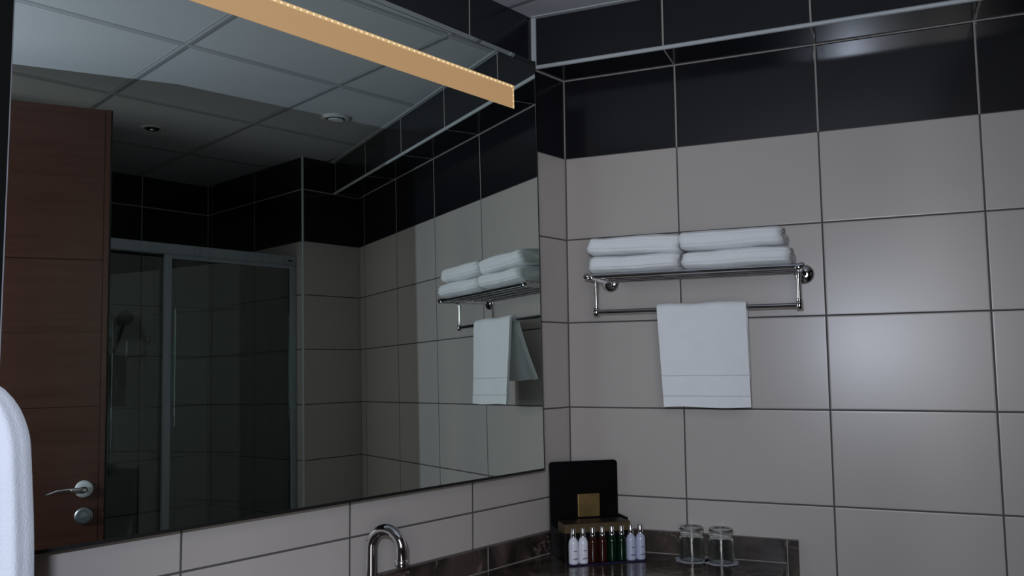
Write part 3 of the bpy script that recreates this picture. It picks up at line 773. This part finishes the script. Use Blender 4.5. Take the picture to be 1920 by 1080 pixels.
bm = bmesh.new(); lathe(bm, kc, DN, [(0.0, 0.0), (0.0265, 0.0), (0.0265, 0.004), (0.0245, 0.007), (0.020, 0.0085), (0.019, 0.0055), (0.0145, 0.0055), (0.0135, 0.009), (0.0, 0.009)], 36)
kr = dpart('lock_rosette', bm, 'steel', smooth=True, auto=40)
bm = bmesh.new(); lathe(bm, kc + DN * 0.009, DN, [(0.0, 0.0), (0.011, 0.0), (0.011, 0.004), (0.0, 0.005)], 24)
box(bm, kc + DN * 0.013, DU, EZ, DN, -0.009, 0.009, -0.0028, 0.0028, 0.0, 0.012)
dpart('thumb_turn', bm, 'steel', kr, smooth=True, auto=30)

# ================================================================== SHOWER ENCLOSURE (seen in the mirror)
SHD = 1.93
sh = empty('shower_screen', W(0.3, SHD, FZ), 'sliding shower screen of clear glass in a grey aluminium frame, seen in the mirror', 'shower screen')
def spart(name, boxes, mt, b=0.0, parent=None):
    bm = bmesh.new()
    for a in boxes: box(bm, W(0, 0), T, N, EZ, *a)
    if b: bev(bm, b, 1)
    return relative(obj(name, bm, mt, parent or sh), sh)
spart('top_rail', [(-0.2785, 1.25, SHD - 0.022, SHD + 0.022, 0.890, 0.932), (-0.2785, 1.25, SHD - 0.026, SHD - 0.022, 0.8875, 0.893)], 'alu', 0.0015)
spart('wall_profile', [(-0.303 + 0.034, -0.2615 + 0.006, SHD - 0.018, SHD + 0.018, FZ, 0.89)], 'alu', 0.0015)
spart('frame_post', [(-0.2545, -0.238, SHD - 0.02, SHD + 0.004, FZ + 0.03, 0.889)], 'alu', 0.0015)
spart('frame_post', [(0.332, 0.360, SHD - 0.02, SHD + 0.0, FZ + 0.03, 0.889)], 'alu', 0.0015)
spart('sliding_rail', [(-0.238, 0.332, SHD - 0.018, SHD - 0.002, 0.872, 0.889)], 'alu', 0.001)
spart('bottom_rail', [(-0.2785, 1.25, SHD - 0.022, SHD + 0.022, FZ, FZ + 0.03)], 'alu', 0.0015)
spart('glass_pane', [(-0.238, 0.332, SHD - 0.012, SHD - 0.007, FZ + 0.03, 0.872)], 'sglass')
spart('glass_pane', [(0.30, 1.25, SHD + 0.006, SHD + 0.011, FZ + 0.03, 0.888)], 'sglass')
spart('maker_badge', [(-0.245, -0.222, SHD - 0.0265, SHD - 0.022, 0.905, 0.911)], 'black')
# hand shower faintly seen through the glass
hs = empty('hand_shower', W(0.24, 2.70, 0.55), 'hand shower on its wall rail behind the shower glass, faint in the mirror', 'shower head')
bm = bmesh.new(); tube(bm, [W(0.24, 2.655, -0.05), W(0.24, 2.655, 0.72)], 0.009, 12)
for z in (-0.03, 0.70): tube(bm, [W(0.24, 2.70, z), W(0.24, 2.655, z)], 0.010, 12)
relative(obj('slide_rail', bm, 'chrome', hs, smooth=True, auto=40), hs)
bm = bmesh.new(); tube(bm, [W(0.24, 2.64, 0.52), W(0.235, 2.60, 0.58), W(0.23, 2.56, 0.66)], [0.011, 0.012, 0.014], 14)
relative(obj('grip', bm, 'chrome', hs, smooth=True, auto=40), hs)
bm = bmesh.new(); lathe(bm, W(0.23, 2.555, 0.675), (-N * 0.75 - EZ * 0.6), [(0.0, -0.012), (0.03, -0.008), (0.042, 0.004), (0.042, 0.010), (0.0, 0.011)], 28)
relative(obj('spray_head', bm, 'chrome', hs, smooth=True, auto=40), hs)

# ================================================================== CEILING FITTINGS (seen in the mirror)
dl = empty('recessed_downlight', W(0.432, 1.893, CZ), 'small unlit recessed ceiling downlight with a dark inside, nearer the door in the mirror', 'downlight')
O = Vector((0, 0, 0))
bm = bmesh.new(); lathe(bm, O, -EZ, [(0.031, 0.0), (0.043, 0.0), (0.0435, 0.002), (0.040, 0.0045), (0.033, 0.005), (0.031, 0.001)], 40)
obj('trim_ring', bm, 'lampwhite', dl, smooth=True, auto=40)
bm = bmesh.new(); lathe(bm, O, -EZ, [(0.0315, 0.0008), (0.0, 0.0010)], 40)
obj('recess', bm, 'void', dl)
bm = bmesh.new(); lathe(bm, O, -EZ, [(0.0, 0.001), (0.013, 0.001), (0.021, 0.005), (0.022, 0.009), (0.018, 0.0095), (0.008, 0.006), (0.007, 0.010), (0.0, 0.011)], 28)
obj('bulb', bm, 'chrome', dl, smooth=True, auto=50)
vt = empty('ceiling_vent', W(-0.017, 1.28, CZ), 'round white ceiling air valve near the dark soffit, seen in the mirror', 'vent')
bm = bmesh.new(); lathe(bm, O, -EZ, [(0.036, 0.0), (0.058, 0.0), (0.0585, 0.003), (0.053, 0.0075), (0.043, 0.009), (0.038, 0.004), (0.036, 0.001)], 44)
obj('outer_ring', bm, 'lampwhite', vt, smooth=True, auto=40)
bm = bmesh.new(); lathe(bm, O, -EZ, [(0.0, 0.0005), (0.037, 0.0005)], 40)
obj('recess', bm, 'void', vt)
bm = bmesh.new(); lathe(bm, O, -EZ, [(0.0, 0.001), (0.012, 0.001), (0.012, 0.006), (0.031, 0.008), (0.033, 0.011), (0.030, 0.014), (0.0, 0.0165)], 40)
obj('centre_disc', bm, 'lampwhite', vt, smooth=True, auto=40)
